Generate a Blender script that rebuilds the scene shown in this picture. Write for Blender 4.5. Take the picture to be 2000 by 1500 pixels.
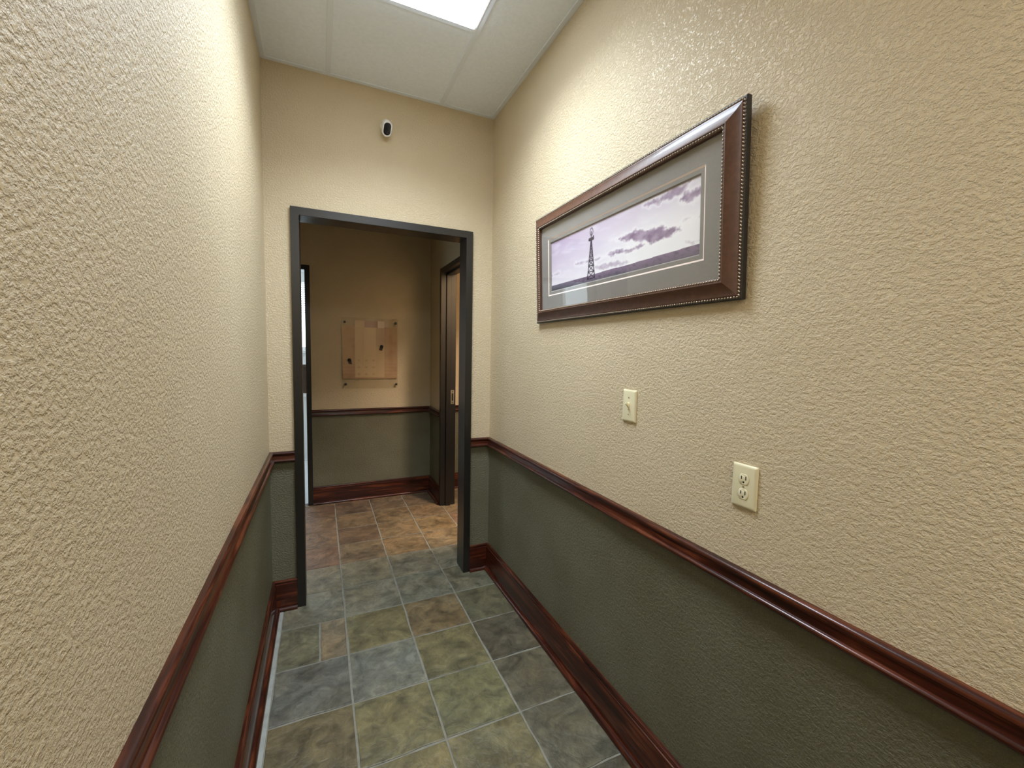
import bpy, bmesh, math, random
from mathutils import Vector, Matrix, noise as mnoise

# ------------------------------------------------------------------ scene, camera, world, lights
for o in list(bpy.data.objects):
    bpy.data.objects.remove(o, do_unlink=True)
scene = bpy.context.scene
COL = scene.collection
random.seed(7)

F_PX, YAW, PITCH, ROLL, CAM_Z = 819.58, 0.4284, -0.0740, 0.0186, 1.4381
cam_data = bpy.data.cameras.new('camera')
cam_data.sensor_fit = 'HORIZONTAL'
cam_data.sensor_width = 36.0
cam_data.lens = F_PX / 2000.0 * 36.0
cam_data.clip_start = 0.02
cam = bpy.data.objects.new('camera', cam_data)
COL.objects.link(cam)
_f = Vector((math.sin(YAW) * math.cos(PITCH), math.cos(YAW) * math.cos(PITCH), math.sin(PITCH)))
_r = Vector((math.cos(YAW), -math.sin(YAW), 0))
_u = _r.cross(_f)
_r2 = _r * math.cos(ROLL) + _u * math.sin(ROLL)
_u2 = -_r * math.sin(ROLL) + _u * math.cos(ROLL)
M = Matrix((( _r2.x, _u2.x, -_f.x, 0), (_r2.y, _u2.y, -_f.y, 0), (_r2.z, _u2.z, -_f.z, CAM_Z), (0, 0, 0, 1)))
cam.matrix_world = M
scene.camera = cam

TROFFER = 4.0           # glow of the diffuser of the ceiling fixture over the corridor
TROFFER_W = 12.8        # its downward light through the prismatic lens
TROFFER_SPREAD = 130.0
TROFFER_COLOR = (0.77, 0.88, 1.0)
WORLD = 2.3             # daylight outside the window of the far room
BEHIND_FILL_W = 24.0         # added fill light, unseen, over the corridor behind the viewer
SIDE_W = 17.0           # warm light of the room on the right
EXPOSURE = 0.98

world = bpy.data.worlds.new('daylight')
scene.world = world
world.use_nodes = True
world.node_tree.nodes['Background'].inputs[0].default_value = (0.78, 0.90, 1.0, 1)
world.node_tree.nodes['Background'].inputs[1].default_value = WORLD

vs = scene.view_settings
vs.view_transform = 'Standard'
vs.look = 'None'
vs.gamma = 1.0
vs.exposure = EXPOSURE
vs.use_curve_mapping = False
scene.cycles.use_denoising = True
scene.cycles.max_bounces = 10
scene.cycles.diffuse_bounces = 6
scene.cycles.sample_clamp_indirect = 6.0


def area(name, loc, size, power, color, rot=(0, 0, 0)):
    d = bpy.data.lights.new(name, 'AREA')
    d.shape = 'RECTANGLE'
    d.size, d.size_y = size
    d.energy = power
    d.color = color
    o = bpy.data.objects.new(name, d)
    o.location = loc
    o.rotation_euler = rot
    COL.objects.link(o)
    return o


_t = area('corridor_light', (0.363, 1.607, 2.868), (0.56, 0.56), TROFFER_W, TROFFER_COLOR)
_t.data.spread = math.radians(TROFFER_SPREAD)
area('fill_light_behind', (0.36, -1.5, 2.87), (0.58, 1.18), BEHIND_FILL_W, (1.0, 0.97, 0.90))
_s = area('side_room_light', (1.46, 2.84, 2.50), (0.22, 0.22), SIDE_W, (1.0, 0.80, 0.64))
_s.data.spread = math.radians(118)


# ------------------------------------------------------------------ materials
def new_mat(name):
    m = bpy.data.materials.new(name)
    m.use_nodes = True
    nt = m.node_tree
    b = nt.nodes['Principled BSDF']
    return m, nt, b


def N(nt, kind, **kw):
    n = nt.nodes.new(kind)
    for k, v in kw.items():
        if k == 'inp':
            for kk, vv in v.items():
                n.inputs[kk].default_value = vv
        else:
            setattr(n, k, v)
    return n


def simple(name, col, rough=0.5, metal=0.0, spec=0.5, bump=None, coat=0.0, var=0.0, vscale=8.0):
    m, nt, b = new_mat(name)
    b.inputs['Base Color'].default_value = (*col, 1)
    b.inputs['Roughness'].default_value = rough
    b.inputs['Metallic'].default_value = metal
    b.inputs['Specular IOR Level'].default_value = spec
    b.inputs['Coat Weight'].default_value = coat
    tc = N(nt, 'ShaderNodeTexCoord')
    if var:
        n = N(nt, 'ShaderNodeTexNoise', inp={'Scale': vscale, 'Detail': 4.0})
        nt.links.new(tc.outputs['Object'], n.inputs['Vector'])
        mr = N(nt, 'ShaderNodeMapRange', inp={'From Min': 0.3, 'From Max': 0.7, 'To Min': 1 - var, 'To Max': 1 + var})
        nt.links.new(n.outputs['Fac'], mr.inputs['Value'])
        mx = N(nt, 'ShaderNodeMix', data_type='RGBA', blend_type='MULTIPLY')
        mx.inputs['Factor'].default_value = 1
        mx.inputs['A'].default_value = (*col, 1)
        nt.links.new(mr.outputs['Result'], mx.inputs['B'])
        nt.links.new(mx.outputs['Result'], b.inputs['Base Color'])
    if bump:
        sc, st, di = bump
        n = N(nt, 'ShaderNodeTexNoise', inp={'Scale': sc, 'Detail': 3.0})
        nt.links.new(tc.outputs['Object'], n.inputs['Vector'])
        bp = N(nt, 'ShaderNodeBump', inp={'Strength': st, 'Distance': di})
        nt.links.new(n.outputs['Fac'], bp.inputs['Height'])
        nt.links.new(bp.outputs['Normal'], b.inputs['Normal'])
    return m


RAIL_MID = 0.855


def wall_paint():
    """textured drywall: tan above the chair rail, dark olive green below it"""
    m, nt, b = new_mat('textured_wall_paint')
    geo = N(nt, 'ShaderNodeNewGeometry')
    sep = N(nt, 'ShaderNodeSeparateXYZ')
    nt.links.new(geo.outputs['Position'], sep.inputs[0])
    st = N(nt, 'ShaderNodeMath', operation='GREATER_THAN', inp={1: RAIL_MID})
    nt.links.new(sep.outputs['Z'], st.inputs[0])
    # broad brushed unevenness in both paints
    n1 = N(nt, 'ShaderNodeTexNoise', inp={'Scale': 2.6, 'Detail': 3.0, 'Roughness': 0.55})
    nt.links.new(geo.outputs['Position'], n1.inputs['Vector'])
    tan = N(nt, 'ShaderNodeValToRGB')
    tan.color_ramp.elements[0].position = 0.3
    tan.color_ramp.elements[0].color = (0.640, 0.528, 0.345, 1)
    tan.color_ramp.elements[1].position = 0.7
    tan.color_ramp.elements[1].color = (0.680, 0.566, 0.380, 1)
    nt.links.new(n1.outputs['Fac'], tan.inputs[0])
    grn = N(nt, 'ShaderNodeValToRGB')
    grn.color_ramp.elements[0].position = 0.33
    grn.color_ramp.elements[0].color = (0.128, 0.118, 0.066, 1)
    grn.color_ramp.elements[1].position = 0.68
    grn.color_ramp.elements[1].color = (0.165, 0.160, 0.102, 1)
    nt.links.new(n1.outputs['Fac'], grn.inputs[0])
    mx = N(nt, 'ShaderNodeMix', data_type='RGBA')
    nt.links.new(st.outputs[0], mx.inputs['Factor'])
    nt.links.new(grn.outputs[0], mx.inputs['A'])
    nt.links.new(tan.outputs[0], mx.inputs['B'])
    nt.links.new(mx.outputs['Result'], b.inputs['Base Color'])
    b.inputs['Roughness'].default_value = 0.42
    b.inputs['Specular IOR Level'].default_value = 0.5
    # knock-down texture: short wandering horizontal ridges
    mp = N(nt, 'ShaderNodeMapping', inp={'Scale': (0.84, 0.84, 1.0)})
    nt.links.new(geo.outputs['Position'], mp.inputs['Vector'])
    nz = N(nt, 'ShaderNodeTexNoise', inp={'Scale': 138.0, 'Detail': 4.0, 'Roughness': 0.62, 'Distortion': 0.0})
    nt.links.new(mp.outputs[0], nz.inputs['Vector'])
    cr = N(nt, 'ShaderNodeValToRGB')
    cr.color_ramp.interpolation = 'EASE'
    cr.color_ramp.elements[0].position = 0.36
    cr.color_ramp.elements[1].position = 0.64
    nt.links.new(nz.outputs['Fac'], cr.inputs[0])
    bp = N(nt, 'ShaderNodeBump', inp={'Strength': 0.80, 'Distance': 0.0024})
    nt.links.new(cr.outputs[0], bp.inputs['Height'])
    nt.links.new(bp.outputs['Normal'], b.inputs['Normal'])
    return m


def wood(name, axis):
    m, nt, b = new_mat(name)
    geo = N(nt, 'ShaderNodeNewGeometry')
    sc = [34.0, 34.0, 34.0]
    sc['xyz'.index(axis)] = 2.2
    mp = N(nt, 'ShaderNodeMapping', inp={'Scale': sc})
    nt.links.new(geo.outputs['Position'], mp.inputs['Vector'])
    n = N(nt, 'ShaderNodeTexNoise', inp={'Scale': 1.6, 'Detail': 6.0, 'Roughness': 0.62, 'Distortion': 0.6})
    nt.links.new(mp.outputs[0], n.inputs['Vector'])
    cr = N(nt, 'ShaderNodeValToRGB')
    e = cr.color_ramp.elements
    e[0].position, e[0].color = 0.30, (0.007, 0.0017, 0.0010, 1)
    e[1].position, e[1].color = 0.72, (0.165, 0.042, 0.015, 1)
    x = e.new(0.50)
    x.color = (0.042, 0.0072, 0.0028, 1)
    nt.links.new(n.outputs['Fac'], cr.inputs[0])
    nt.links.new(cr.outputs[0], b.inputs['Base Color'])
    b.inputs['Roughness'].default_value = 0.30
    b.inputs['Specular IOR Level'].default_value = 0.3
    b.inputs['Coat Weight'].default_value = 0.3
    b.inputs['Coat Roughness'].default_value = 0.12
    bp = N(nt, 'ShaderNodeBump', inp={'Strength': 0.18, 'Distance': 0.001})
    nt.links.new(n.outputs['Fac'], bp.inputs['Height'])
    nt.links.new(bp.outputs['Normal'], b.inputs['Normal'])
    return m


def slate():
    """cleft slate, hue of each tile from its object colour"""
    m, nt, b = new_mat('slate')
    oi = N(nt, 'ShaderNodeObjectInfo')
    geo = N(nt, 'ShaderNodeNewGeometry')
    off = N(nt, 'ShaderNodeVectorMath', operation='SCALE')
    cmb = N(nt, 'ShaderNodeCombineXYZ')
    nt.links.new(oi.outputs['Random'], cmb.inputs[2])
    nt.links.new(cmb.outputs[0], off.inputs[0])
    off.inputs['Scale'].default_value = 40.0
    add = N(nt, 'ShaderNodeVectorMath', operation='ADD')
    nt.links.new(geo.outputs['Position'], add.inputs[0])
    nt.links.new(off.outputs[0], add.inputs[1])
    n1 = N(nt, 'ShaderNodeTexNoise', inp={'Scale': 9.0, 'Detail': 7.0, 'Roughness': 0.6, 'Distortion': 0.9})
    nt.links.new(add.outputs[0], n1.inputs['Vector'])
    n2 = N(nt, 'ShaderNodeTexNoise', inp={'Scale': 26.0, 'Detail': 6.0, 'Roughness': 0.65, 'Distortion': 1.2})
    nt.links.new(add.outputs[0], n2.inputs['Vector'])
    # value clouds
    mr = N(nt, 'ShaderNodeMapRange', inp={'From Min': 0.3, 'From Max': 0.7, 'To Min': 0.48, 'To Max': 1.50})
    nt.links.new(n1.outputs['Fac'], mr.inputs['Value'])
    mr2 = N(nt, 'ShaderNodeMapRange', inp={'From Min': 0.3, 'From Max': 0.7, 'To Min': 0.70, 'To Max': 1.28})
    nt.links.new(n2.outputs['Fac'], mr2.inputs['Value'])
    mul = N(nt, 'ShaderNodeMath', operation='MULTIPLY')
    nt.links.new(mr.outputs[0], mul.inputs[0])
    nt.links.new(mr2.outputs[0], mul.inputs[1])
    # rust and blue-grey drifts
    n3 = N(nt, 'ShaderNodeTexNoise', inp={'Scale': 5.0, 'Detail': 3.0})
    ad2 = N(nt, 'ShaderNodeVectorMath', operation='ADD')
    ad2.inputs[1].default_value = (11, 5, 3)
    nt.links.new(add.outputs[0], ad2.inputs[0])
    nt.links.new(ad2.outputs[0], n3.inputs['Vector'])
    hue = N(nt, 'ShaderNodeValToRGB')
    e = hue.color_ramp.elements
    e[0].position, e[0].color = 0.32, (0.97, 0.96, 0.90, 1)
    e[1].position, e[1].color = 0.70, (1.08, 0.97, 0.80, 1)
    nt.links.new(n3.outputs['Fac'], hue.inputs[0])
    mx = N(nt, 'ShaderNodeMix', data_type='RGBA', blend_type='MULTIPLY')
    mx.inputs['Factor'].default_value = 1
    nt.links.new(oi.outputs['Color'], mx.inputs['A'])
    nt.links.new(hue.outputs[0], mx.inputs['B'])
    mx2 = N(nt, 'ShaderNodeMix', data_type='RGBA', blend_type='MULTIPLY')
    mx2.inputs['Factor'].default_value = 1
    nt.links.new(mx.outputs['Result'], mx2.inputs['A'])
    nt.links.new(mul.outputs[0], mx2.inputs['B'])
    nt.links.new(mx2.outputs['Result'], b.inputs['Base Color'])
    b.inputs['Roughness'].default_value = 0.46
    b.inputs['Specular IOR Level'].default_value = 0.55
    sm = N(nt, 'ShaderNodeMath', operation='ADD')
    nt.links.new(n1.outputs['Fac'], sm.inputs[0])
    h2 = N(nt, 'ShaderNodeMath', operation='MULTIPLY', inp={1: 0.45})
    nt.links.new(n2.outputs['Fac'], h2.inputs[0])
    nt.links.new(h2.outputs[0], sm.inputs[1])
    # cleft ridges
    rg = N(nt, 'ShaderNodeTexNoise', noise_type='RIDGED_MULTIFRACTAL', normalize=False,
           inp={'Scale': 6.5, 'Detail': 6.0, 'Roughness': 0.62, 'Offset': 0.9, 'Gain': 1.6, 'Distortion': 0.5})
    nt.links.new(add.outputs[0], rg.inputs['Vector'])
    rm = N(nt, 'ShaderNodeMath', operation='MULTIPLY_ADD', inp={1: 0.16})
    nt.links.new(rg.outputs['Fac'], rm.inputs[0])
    nt.links.new(sm.outputs[0], rm.inputs[2])
    bp = N(nt, 'ShaderNodeBump', inp={'Strength': 0.8, 'Distance': 0.008})
    nt.links.new(rm.outputs[0], bp.inputs['Height'])
    nt.links.new(bp.outputs['Normal'], b.inputs['Normal'])
    return m


def vcol(name, rough=0.5, spec=0.3):
    m, nt, b = new_mat(name)
    a = N(nt, 'ShaderNodeAttribute', attribute_name='print')
    nt.links.new(a.outputs['Color'], b.inputs['Base Color'])
    b.inputs['Roughness'].default_value = rough
    b.inputs['Specular IOR Level'].default_value = spec
    return m


def clear_pane(name, ior=1.5, tint=(1, 1, 1), rough=0.0):
    m, nt, b = new_mat(name)
    nt.nodes.remove(b)
    out = nt.nodes['Material Output']
    f0 = ((ior - 1) / (ior + 1)) ** 2
    lwt = N(nt, 'ShaderNodeLayerWeight', inp={'Blend': 0.5})
    pw = N(nt, 'ShaderNodeMath', operation='POWER', inp={1: 5.0})
    nt.links.new(lwt.outputs['Facing'], pw.inputs[0])
    fr = N(nt, 'ShaderNodeMath', operation='MULTIPLY_ADD', inp={1: 1 - f0, 2: f0})
    nt.links.new(pw.outputs[0], fr.inputs[0])
    tr = N(nt, 'ShaderNodeBsdfTransparent')
    tr.inputs[0].default_value = (*tint, 1)
    gl = N(nt, 'ShaderNodeBsdfGlossy')
    gl.inputs['Roughness'].default_value = rough
    mx = N(nt, 'ShaderNodeMixShader')
    nt.links.new(fr.outputs[0], mx.inputs[0])
    nt.links.new(tr.outputs[0], mx.inputs[1])
    nt.links.new(gl.outputs[0], mx.inputs[2])
    nt.links.new(mx.outputs[0], out.inputs['Surface'])
    return m


def emitter(name, col, strength):
    m, nt, b = new_mat(name)
    b.inputs['Base Color'].default_value = (0.9, 0.9, 0.9, 1)
    b.inputs['Emission Color'].default_value = (*col, 1)
    b.inputs['Emission Strength'].default_value = strength
    return m


MAT = dict(
    wall=wall_paint(),
    wood_x=wood('stained_oak_x', 'x'),
    wood_y=wood('stained_oak_y', 'y'),
    slate=slate(),
    grout=simple('grout', (0.235, 0.225, 0.185), 0.85, bump=(160, 0.4, 0.002), var=0.15, vscale=30),
    caulk=simple('caulk', (0.34, 0.35, 0.32), 0.6, var=0.12, vscale=25),
    ceil_tile=simple('mineral_tile', (0.82, 0.89, 1.0), 0.9, spec=0.2, bump=(220, 0.35, 0.002), var=0.03, vscale=60),  # blue tint put into the tiles to offset the warm bounced light
    hall_ceiling=simple('darkened_ceiling', (0.22, 0.21, 0.20), 0.8),  # unseen hall ceiling, made dark so less light bounces in the hall
    tee=simple('tee_enamel', (0.76, 0.82, 0.92), 0.5, spec=0.4),
    frame_paint=simple('charcoal_enamel', (0.011, 0.0095, 0.008), 0.33, spec=0.55, bump=(90, 0.06, 0.001)),
    white_wall=simple('white_room_paint', (0.80, 0.80, 0.80), 0.6),
    pale_floor=simple('pale_floor', (0.70, 0.72, 0.75), 0.3),
    ivory=simple('ivory_plastic', (0.74, 0.68, 0.46), 0.32, spec=0.5),
    ivory2=simple('ivory_nylon', (0.80, 0.73, 0.50), 0.30, spec=0.5),
    slot=simple('slot_dark', (0.012, 0.010, 0.008), 0.6),
    screw=simple('painted_screw', (0.50, 0.44, 0.28), 0.35, metal=0.2),
    steel=simple('brushed_steel', (0.55, 0.52, 0.48), 0.30, metal=1.0),
    white_plastic=simple('white_plastic', (0.82, 0.82, 0.82), 0.3),
    black_glass=simple('black_glass', (0.012, 0.014, 0.022), 0.22, spec=0.5),
    pic_wood=simple('bronzed_wood', (0.100, 0.044, 0.025), 0.42, spec=0.5, coat=0.12, bump=(120, 0.12, 0.001), var=0.22, vscale=60),
    pic_side=simple('black_frame_edge', (0.018, 0.015, 0.014), 0.45),
    bead=simple('champagne_beading', (0.42, 0.36, 0.28), 0.30, metal=0.85),
    mat_board=simple('grey_mat_board', (0.27, 0.25, 0.225), 0.85, spec=0.2, var=0.04, vscale=120),
    mat_core=simple('cream_mat_core', (0.82, 0.68, 0.60), 0.8, spec=0.2),
    photo=vcol('photo_print', 0.45),
    poster=vcol('poster_print', 0.6),
    glass=clear_pane('picture_glass', 1.38),
    acrylic=clear_pane('acrylic', 1.4, (0.96, 0.95, 0.93)),
    window_glass=clear_pane('window_glass', 1.45, (0.97, 0.99, 0.98)),
    pin=simple('dark_standoff', (0.015, 0.012, 0.010), 0.4),
    brown=simple('dark_brown_laminate', (0.055, 0.032, 0.022), 0.45, var=0.2, vscale=12),
    blind=simple('white_blind', (0.78, 0.76, 0.77), 0.5),
    diffuser=emitter('lit_diffuser', TROFFER_COLOR, TROFFER),
    troffer=simple('troffer_enamel', (0.80, 0.80, 0.80), 0.4),
)


# ------------------------------------------------------------------ mesh helpers
def finish(name, bm, mat, parent=None, smooth=False, loc=None):
    bmesh.ops.recalc_face_normals(bm, faces=bm.faces[:])
    me = bpy.data.meshes.new(name)
    bm.to_mesh(me)
    bm.free()
    if smooth:
        for p in me.polygons:
            p.use_smooth = True
    me.materials.append(MAT[mat] if isinstance(mat, str) else mat)
    o = bpy.data.objects.new(name, me)
    COL.objects.link(o)
    if parent is not None:
        o.parent = parent
    if loc is not None:
        o.location = loc
    return o


def sharp_smooth(o, deg=35):
    """smooth shading that keeps creases sharper than deg"""
    me = o.data
    for p in me.polygons:
        p.use_smooth = True
    bm = bmesh.new()
    bm.from_mesh(me)
    for e in bm.edges:
        if len(e.link_faces) == 2 and e.calc_face_angle(0) > math.radians(deg):
            e.smooth = False
    bm.to_mesh(me)
    bm.free()
    return o


def add_box(bm, x0, x1, y0, y1, z0, z1, bevel=0.0, seg=2):
    vs_ = [bm.verts.new((x, y, z)) for x in (x0, x1) for y in (y0, y1) for z in (z0, z1)]
    f = [(0, 1, 3, 2), (4, 6, 7, 5), (0, 4, 5, 1), (2, 3, 7, 6), (0, 2, 6, 4), (1, 5, 7, 3)]
    fs = [bm.faces.new([vs_[i] for i in q]) for q in f]
    if bevel:
        es = list({e for fa in fs for e in fa.edges})
        bmesh.ops.bevel(bm, geom=es, offset=bevel, segments=seg, affect='EDGES', profile=0.5)


def box(name, x0, x1, y0, y1, z0, z1, mat, parent=None, bevel=0.0):
    bm = bmesh.new()
    add_box(bm, x0, x1, y0, y1, z0, z1, bevel)
    return finish(name, bm, mat, parent)


def boxes(name, L, mat, parent=None):
    bm = bmesh.new()
    for b in L:
        add_box(bm, *b)
    return finish(name, bm, mat, parent)


def sweep(pts, profile, nrm, closed=False, cap=True):
    """mitred sections of a profile swept along a polyline; one bmesh per segment"""
    pts = [Vector(p) for p in pts]
    nrm = Vector(nrm)
    n = len(pts)
    segs = n if closed else n - 1
    sides = []
    for i in range(segs):
        d = (pts[(i + 1) % n] - pts[i]).normalized()
        sides.append(nrm.cross(d))
    mit = []
    for i in range(n):
        if closed:
            a, b = sides[(i - 1) % n], sides[i]
        else:
            a, b = sides[max(i - 1, 0)], sides[min(i, segs - 1)]
        mit.append((a + b) / (1 + a.dot(b)))
    out = []
    for i in range(segs):
        j = (i + 1) % n
        bm = bmesh.new()
        r0 = [bm.verts.new(pts[i] + mit[i] * a + nrm * b) for a, b in profile]
        r1 = [bm.verts.new(pts[j] + mit[j] * a + nrm * b) for a, b in profile]
        k = len(profile)
        for q in range(k):
            bm.faces.new((r0[q], r0[(q + 1) % k], r1[(q + 1) % k], r1[q]))
        if cap:
            bm.faces.new(r0)
            bm.faces.new(list(reversed(r1)))
        out.append(bm)
    return out


def add_cyl(bm, c, axis, r0, r1, h, n=16):
    axis = Vector(axis).normalized()
    q = Vector((0, 0, 1)).rotation_difference(axis).to_matrix()
    c = Vector(c)
    a = [bm.verts.new(c + q @ Vector((r0 * math.cos(t * 2 * math.pi / n), r0 * math.sin(t * 2 * math.pi / n), 0))) for t in range(n)]
    b = [bm.verts.new(c + q @ Vector((r1 * math.cos(t * 2 * math.pi / n), r1 * math.sin(t * 2 * math.pi / n), h))) for t in range(n)]
    for i in range(n):
        bm.faces.new((a[i], a[(i + 1) % n], b[(i + 1) % n], b[i]))
    bm.faces.new(list(reversed(a)))
    bm.faces.new(b)


def add_loft(bm, rings, cap=True):
    R = [[bm.verts.new(p) for p in r] for r in rings]
    for a, b in zip(R, R[1:]):
        n = len(a)
        for i in range(n):
            bm.faces.new((a[i], a[(i + 1) % n], b[(i + 1) % n], b[i]))
    if cap:
        bm.faces.new(list(reversed(R[0])))
        bm.faces.new(R[-1])


def empty(name, loc=(0, 0, 0), rot=(0, 0, 0)):
    o = bpy.data.objects.new(name, None)
    o.empty_display_size = 0.05
    o.location = loc
    o.rotation_euler = rot
    COL.objects.link(o)
    return o


def tag(o, label, cat, group=None, kind=None):
    o['label'] = label
    o['category'] = cat
    if group:
        o['group'] = group
    if kind:
        o['kind'] = kind
    return o


def struct(o, label, cat):
    return tag(o, label, cat, kind='structure')


# ------------------------------------------------------------------ dimensions (metres; camera over x=0, y=0)
XL, XR = -0.256, 1.005          # corridor walls
YE, YE2 = 2.544, 2.640          # end wall with the doorway
ZC = 2.886                      # corridor ceiling
YBACK = -3.2
HX0, HX1 = -1.60, 1.010         # cross hall
YH, YH2 = 4.215, 4.320          # its back wall
ZH = 2.555                      # its ceiling
RX1 = 3.0                       # side room
BX0, BX1, BY1 = -1.9, 0.9, 6.80  # bright room
D1 = (-0.093, 0.828, 2.138)     # doorway: rabbet left, right, top
D2 = (-1.035, -0.121, 2.138)
D3 = (2.870, 3.745, 2.138)
FACE = 0.042

# ------------------------------------------------------------------ walls
T = 0.10
struct(box('wall_left', XL - T, XL, YBACK, YE + 0.02, -0.02, ZC + 0.1, 'wall'),
       'textured tan and dark green corridor wall along the left side', 'wall')
struct(box('wall_right', XR, XR + 0.12, YBACK, YE + 0.05, -0.02, ZC + 0.1, 'wall'),
       'textured tan and green corridor wall holding the framed picture', 'wall')
e0, e1 = D1[0] - 0.03, D1[1] + 0.03
struct(boxes('wall_end', [(XL - 0.001, e0, YE, YE2, -0.02, ZC + 0.1), (e1, XR + 0.001, YE, YE2, -0.02, ZC + 0.1),
                          (e0, e1, YE, YE2, D1[2] + 0.03, ZC + 0.1)], 'wall'),
       'tan end wall around the open doorway', 'wall')
struct(box('wall_behind', XL - T, XR + 0.12, YBACK - 0.1, YBACK, -0.02, ZC + 0.1, 'wall'),
       'corridor wall behind the viewer', 'wall')
# cross hall
struct(boxes('wall_hall_front', [(HX0, XL - 0.001, YE + 0.02, YE2, -0.02, ZH)], 'wall'),
       'near wall of the cross hall beyond the doorway', 'wall')
h0, h1 = D2[0] - 0.03, D2[1] + 0.03
struct(boxes('wall_hall_back', [(HX0 - 0.1, h0, YH, YH2, -0.02, ZH), (h1, RX1 + 0.1, YH, YH2, -0.02, ZH),
                                (h0, h1, YH, YH2, D2[2] + 0.03, ZH)], 'wall'),
       'dim tan and green wall facing the doorway, holding the clear poster', 'wall')
r0, r1 = D3[0] - 0.03, D3[1] + 0.03
struct(boxes('wall_hall_right', [(HX1, HX1 + 0.113, YE2, r0, -0.02, ZH), (HX1, HX1 + 0.113, r1, YH, -0.02, ZH),
                                 (HX1, HX1 + 0.113, r0, r1, D3[2] + 0.03, ZH)], 'wall'),
       'dark right wall of the cross hall with the open side doorway', 'wall')
struct(box('wall_hall_left', HX0 - 0.1, HX0, YE2 - 0.1, YH, -0.02, ZH, 'wall'),
       'left wall of the cross hall', 'wall')
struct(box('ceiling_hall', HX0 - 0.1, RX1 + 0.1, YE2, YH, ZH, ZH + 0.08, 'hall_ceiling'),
       'unseen cross hall ceiling, darkened to hold back bounced light', 'ceiling')
# side room on the right
struct(box('wall_room_near', HX1 + 0.113, RX1 + 0.1, YE2 - 0.1, YE2, -0.02, ZH, 'wall'),
       'near wall of the side room', 'wall')
struct(box('wall_room_right', RX1, RX1 + 0.1, YE2, YH, -0.02, ZH, 'wall'), 'right wall of the side room', 'wall')
# bright room beyond the far left doorway
WN = (-1.5, 0.5, 1.42, 2.42)    # window opening
struct(boxes('wall_bright_room_back', [(BX0, WN[0], BY1, BY1 + 0.12, 0, 2.7), (WN[1], BX1, BY1, BY1 + 0.12, 0, 2.7),
                                       (WN[0], WN[1], BY1, BY1 + 0.12, 0, WN[2]), (WN[0], WN[1], BY1, BY1 + 0.12, WN[3], 2.7)], 'white_wall'),
       'white window wall glimpsed through the far left doorway', 'wall')
struct(boxes('wall_bright_room_left', [(BX0 - 0.1, BX0, YH2, 4.7, 0, 2.7), (BX0 - 0.1, BX0, 6.4, BY1 + 0.12, 0, 2.7),
                                       (BX0 - 0.1, BX0, 4.7, 6.4, 0, 0.8), (BX0 - 0.1, BX0, 4.7, 6.4, 2.4, 2.7)], 'white_wall'), 'left wall of the bright room', 'wall')
struct(box('wall_bright_room_right', BX1, BX1 + 0.1, YH2, BY1 + 0.12, 0, 2.7, 'white_wall'), 'right wall of the bright room', 'wall')
struct(box('ceiling_bright_room', BX0 - 0.1, BX1 + 0.1, YH2, BY1 + 0.12, 2.7, 2.78, 'white_wall'), 'white ceiling of the bright room', 'ceiling')
struct(box('floor_bright_room', BX0, BX1, YH2 - 0.06, BY1 + 0.12, -0.06, 0.0, 'pale_floor'),
       'bright pale floor beyond the far left doorway', 'floor')
win = struct(empty('window_1', ((WN[0] + WN[1]) / 2, BY1, WN[2])), 'bright daylit window glimpsed through the far left doorway', 'window')
wx = (WN[1] - WN[0]) / 2
boxes('window_frame', [(-wx, wx, 0.02, 0.08, 0, 0.05), (-wx, wx, 0.02, 0.08, 0.95, 1.0), (-wx, -wx + 0.05, 0.02, 0.08, 0.05, 0.95),
                       (wx - 0.05, wx, 0.02, 0.08, 0.05, 0.95), (-0.025, 0.025, 0.02, 0.08, 0.05, 0.95)], 'white_plastic', win)
box('window_sill', -wx - 0.05, wx + 0.05, -0.10, 0.02, -0.04, -0.002, 'white_plastic', win, 0.006)
box('pane', -wx + 0.05, wx - 0.05, 0.045, 0.051, 0.05, 0.95, 'window_glass', win)
bl = tag(empty('window_blind', ((WN[0] + WN[1]) / 2, BY1 - 0.03, WN[3])), 'white slatted blind across the top of the bright far window', 'blind')
box('head_rail', -wx, wx, -0.03, 0.01, -0.04, 0.0, 'blind', bl, 0.004)
for i in range(13):
    bm = bmesh.new()
    add_box(bm, -wx, wx, -0.022, 0.002, -0.0012, 0.0012)
    s = finish('slat', bm, 'blind', bl)
    s.location = (0, -0.01, -0.07 - i * 0.032)
    s.rotation_euler = (math.radians(35), 0, 0)
cnt = tag(empty('counter', (-0.3, 6.2, 0)), 'white fronted counter glimpsed through the far left doorway', 'counter')
box('front_panel', -0.6, 0.6, -0.25, -0.22, 0.0, 0.83, 'white_wall', cnt, 0.003)
box('worktop', -0.63, 0.63, -0.28, 0.28, 0.83, 0.87, 'white_plastic', cnt, 0.005)
box('side_panel', -0.6, -0.57, -0.22, 0.25, 0.0, 0.83, 'white_wall', cnt)
box('side_panel', 0.57, 0.6, -0.22, 0.25, 0.0, 0.83, 'white_wall', cnt)
crt = tag(empty('storage_crate', (-0.22, 6.15, 0.87)), 'dark brown crate standing on the white counter', 'crate')
boxes('crate_body', [(-0.2, 0.2, -0.14, -0.125, 0, 0.36), (-0.2, 0.2, 0.125, 0.14, 0, 0.36), (-0.2, -0.185, -0.125, 0.125, 0, 0.36),
                     (0.185, 0.2, -0.125, 0.125, 0, 0.36), (-0.185, 0.185, -0.125, 0.125, 0, 0.015)], 'brown', crt)
box('rim', -0.21, 0.21, -0.15, -0.125, 0.33, 0.37, 'brown', crt, 0.004)

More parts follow.
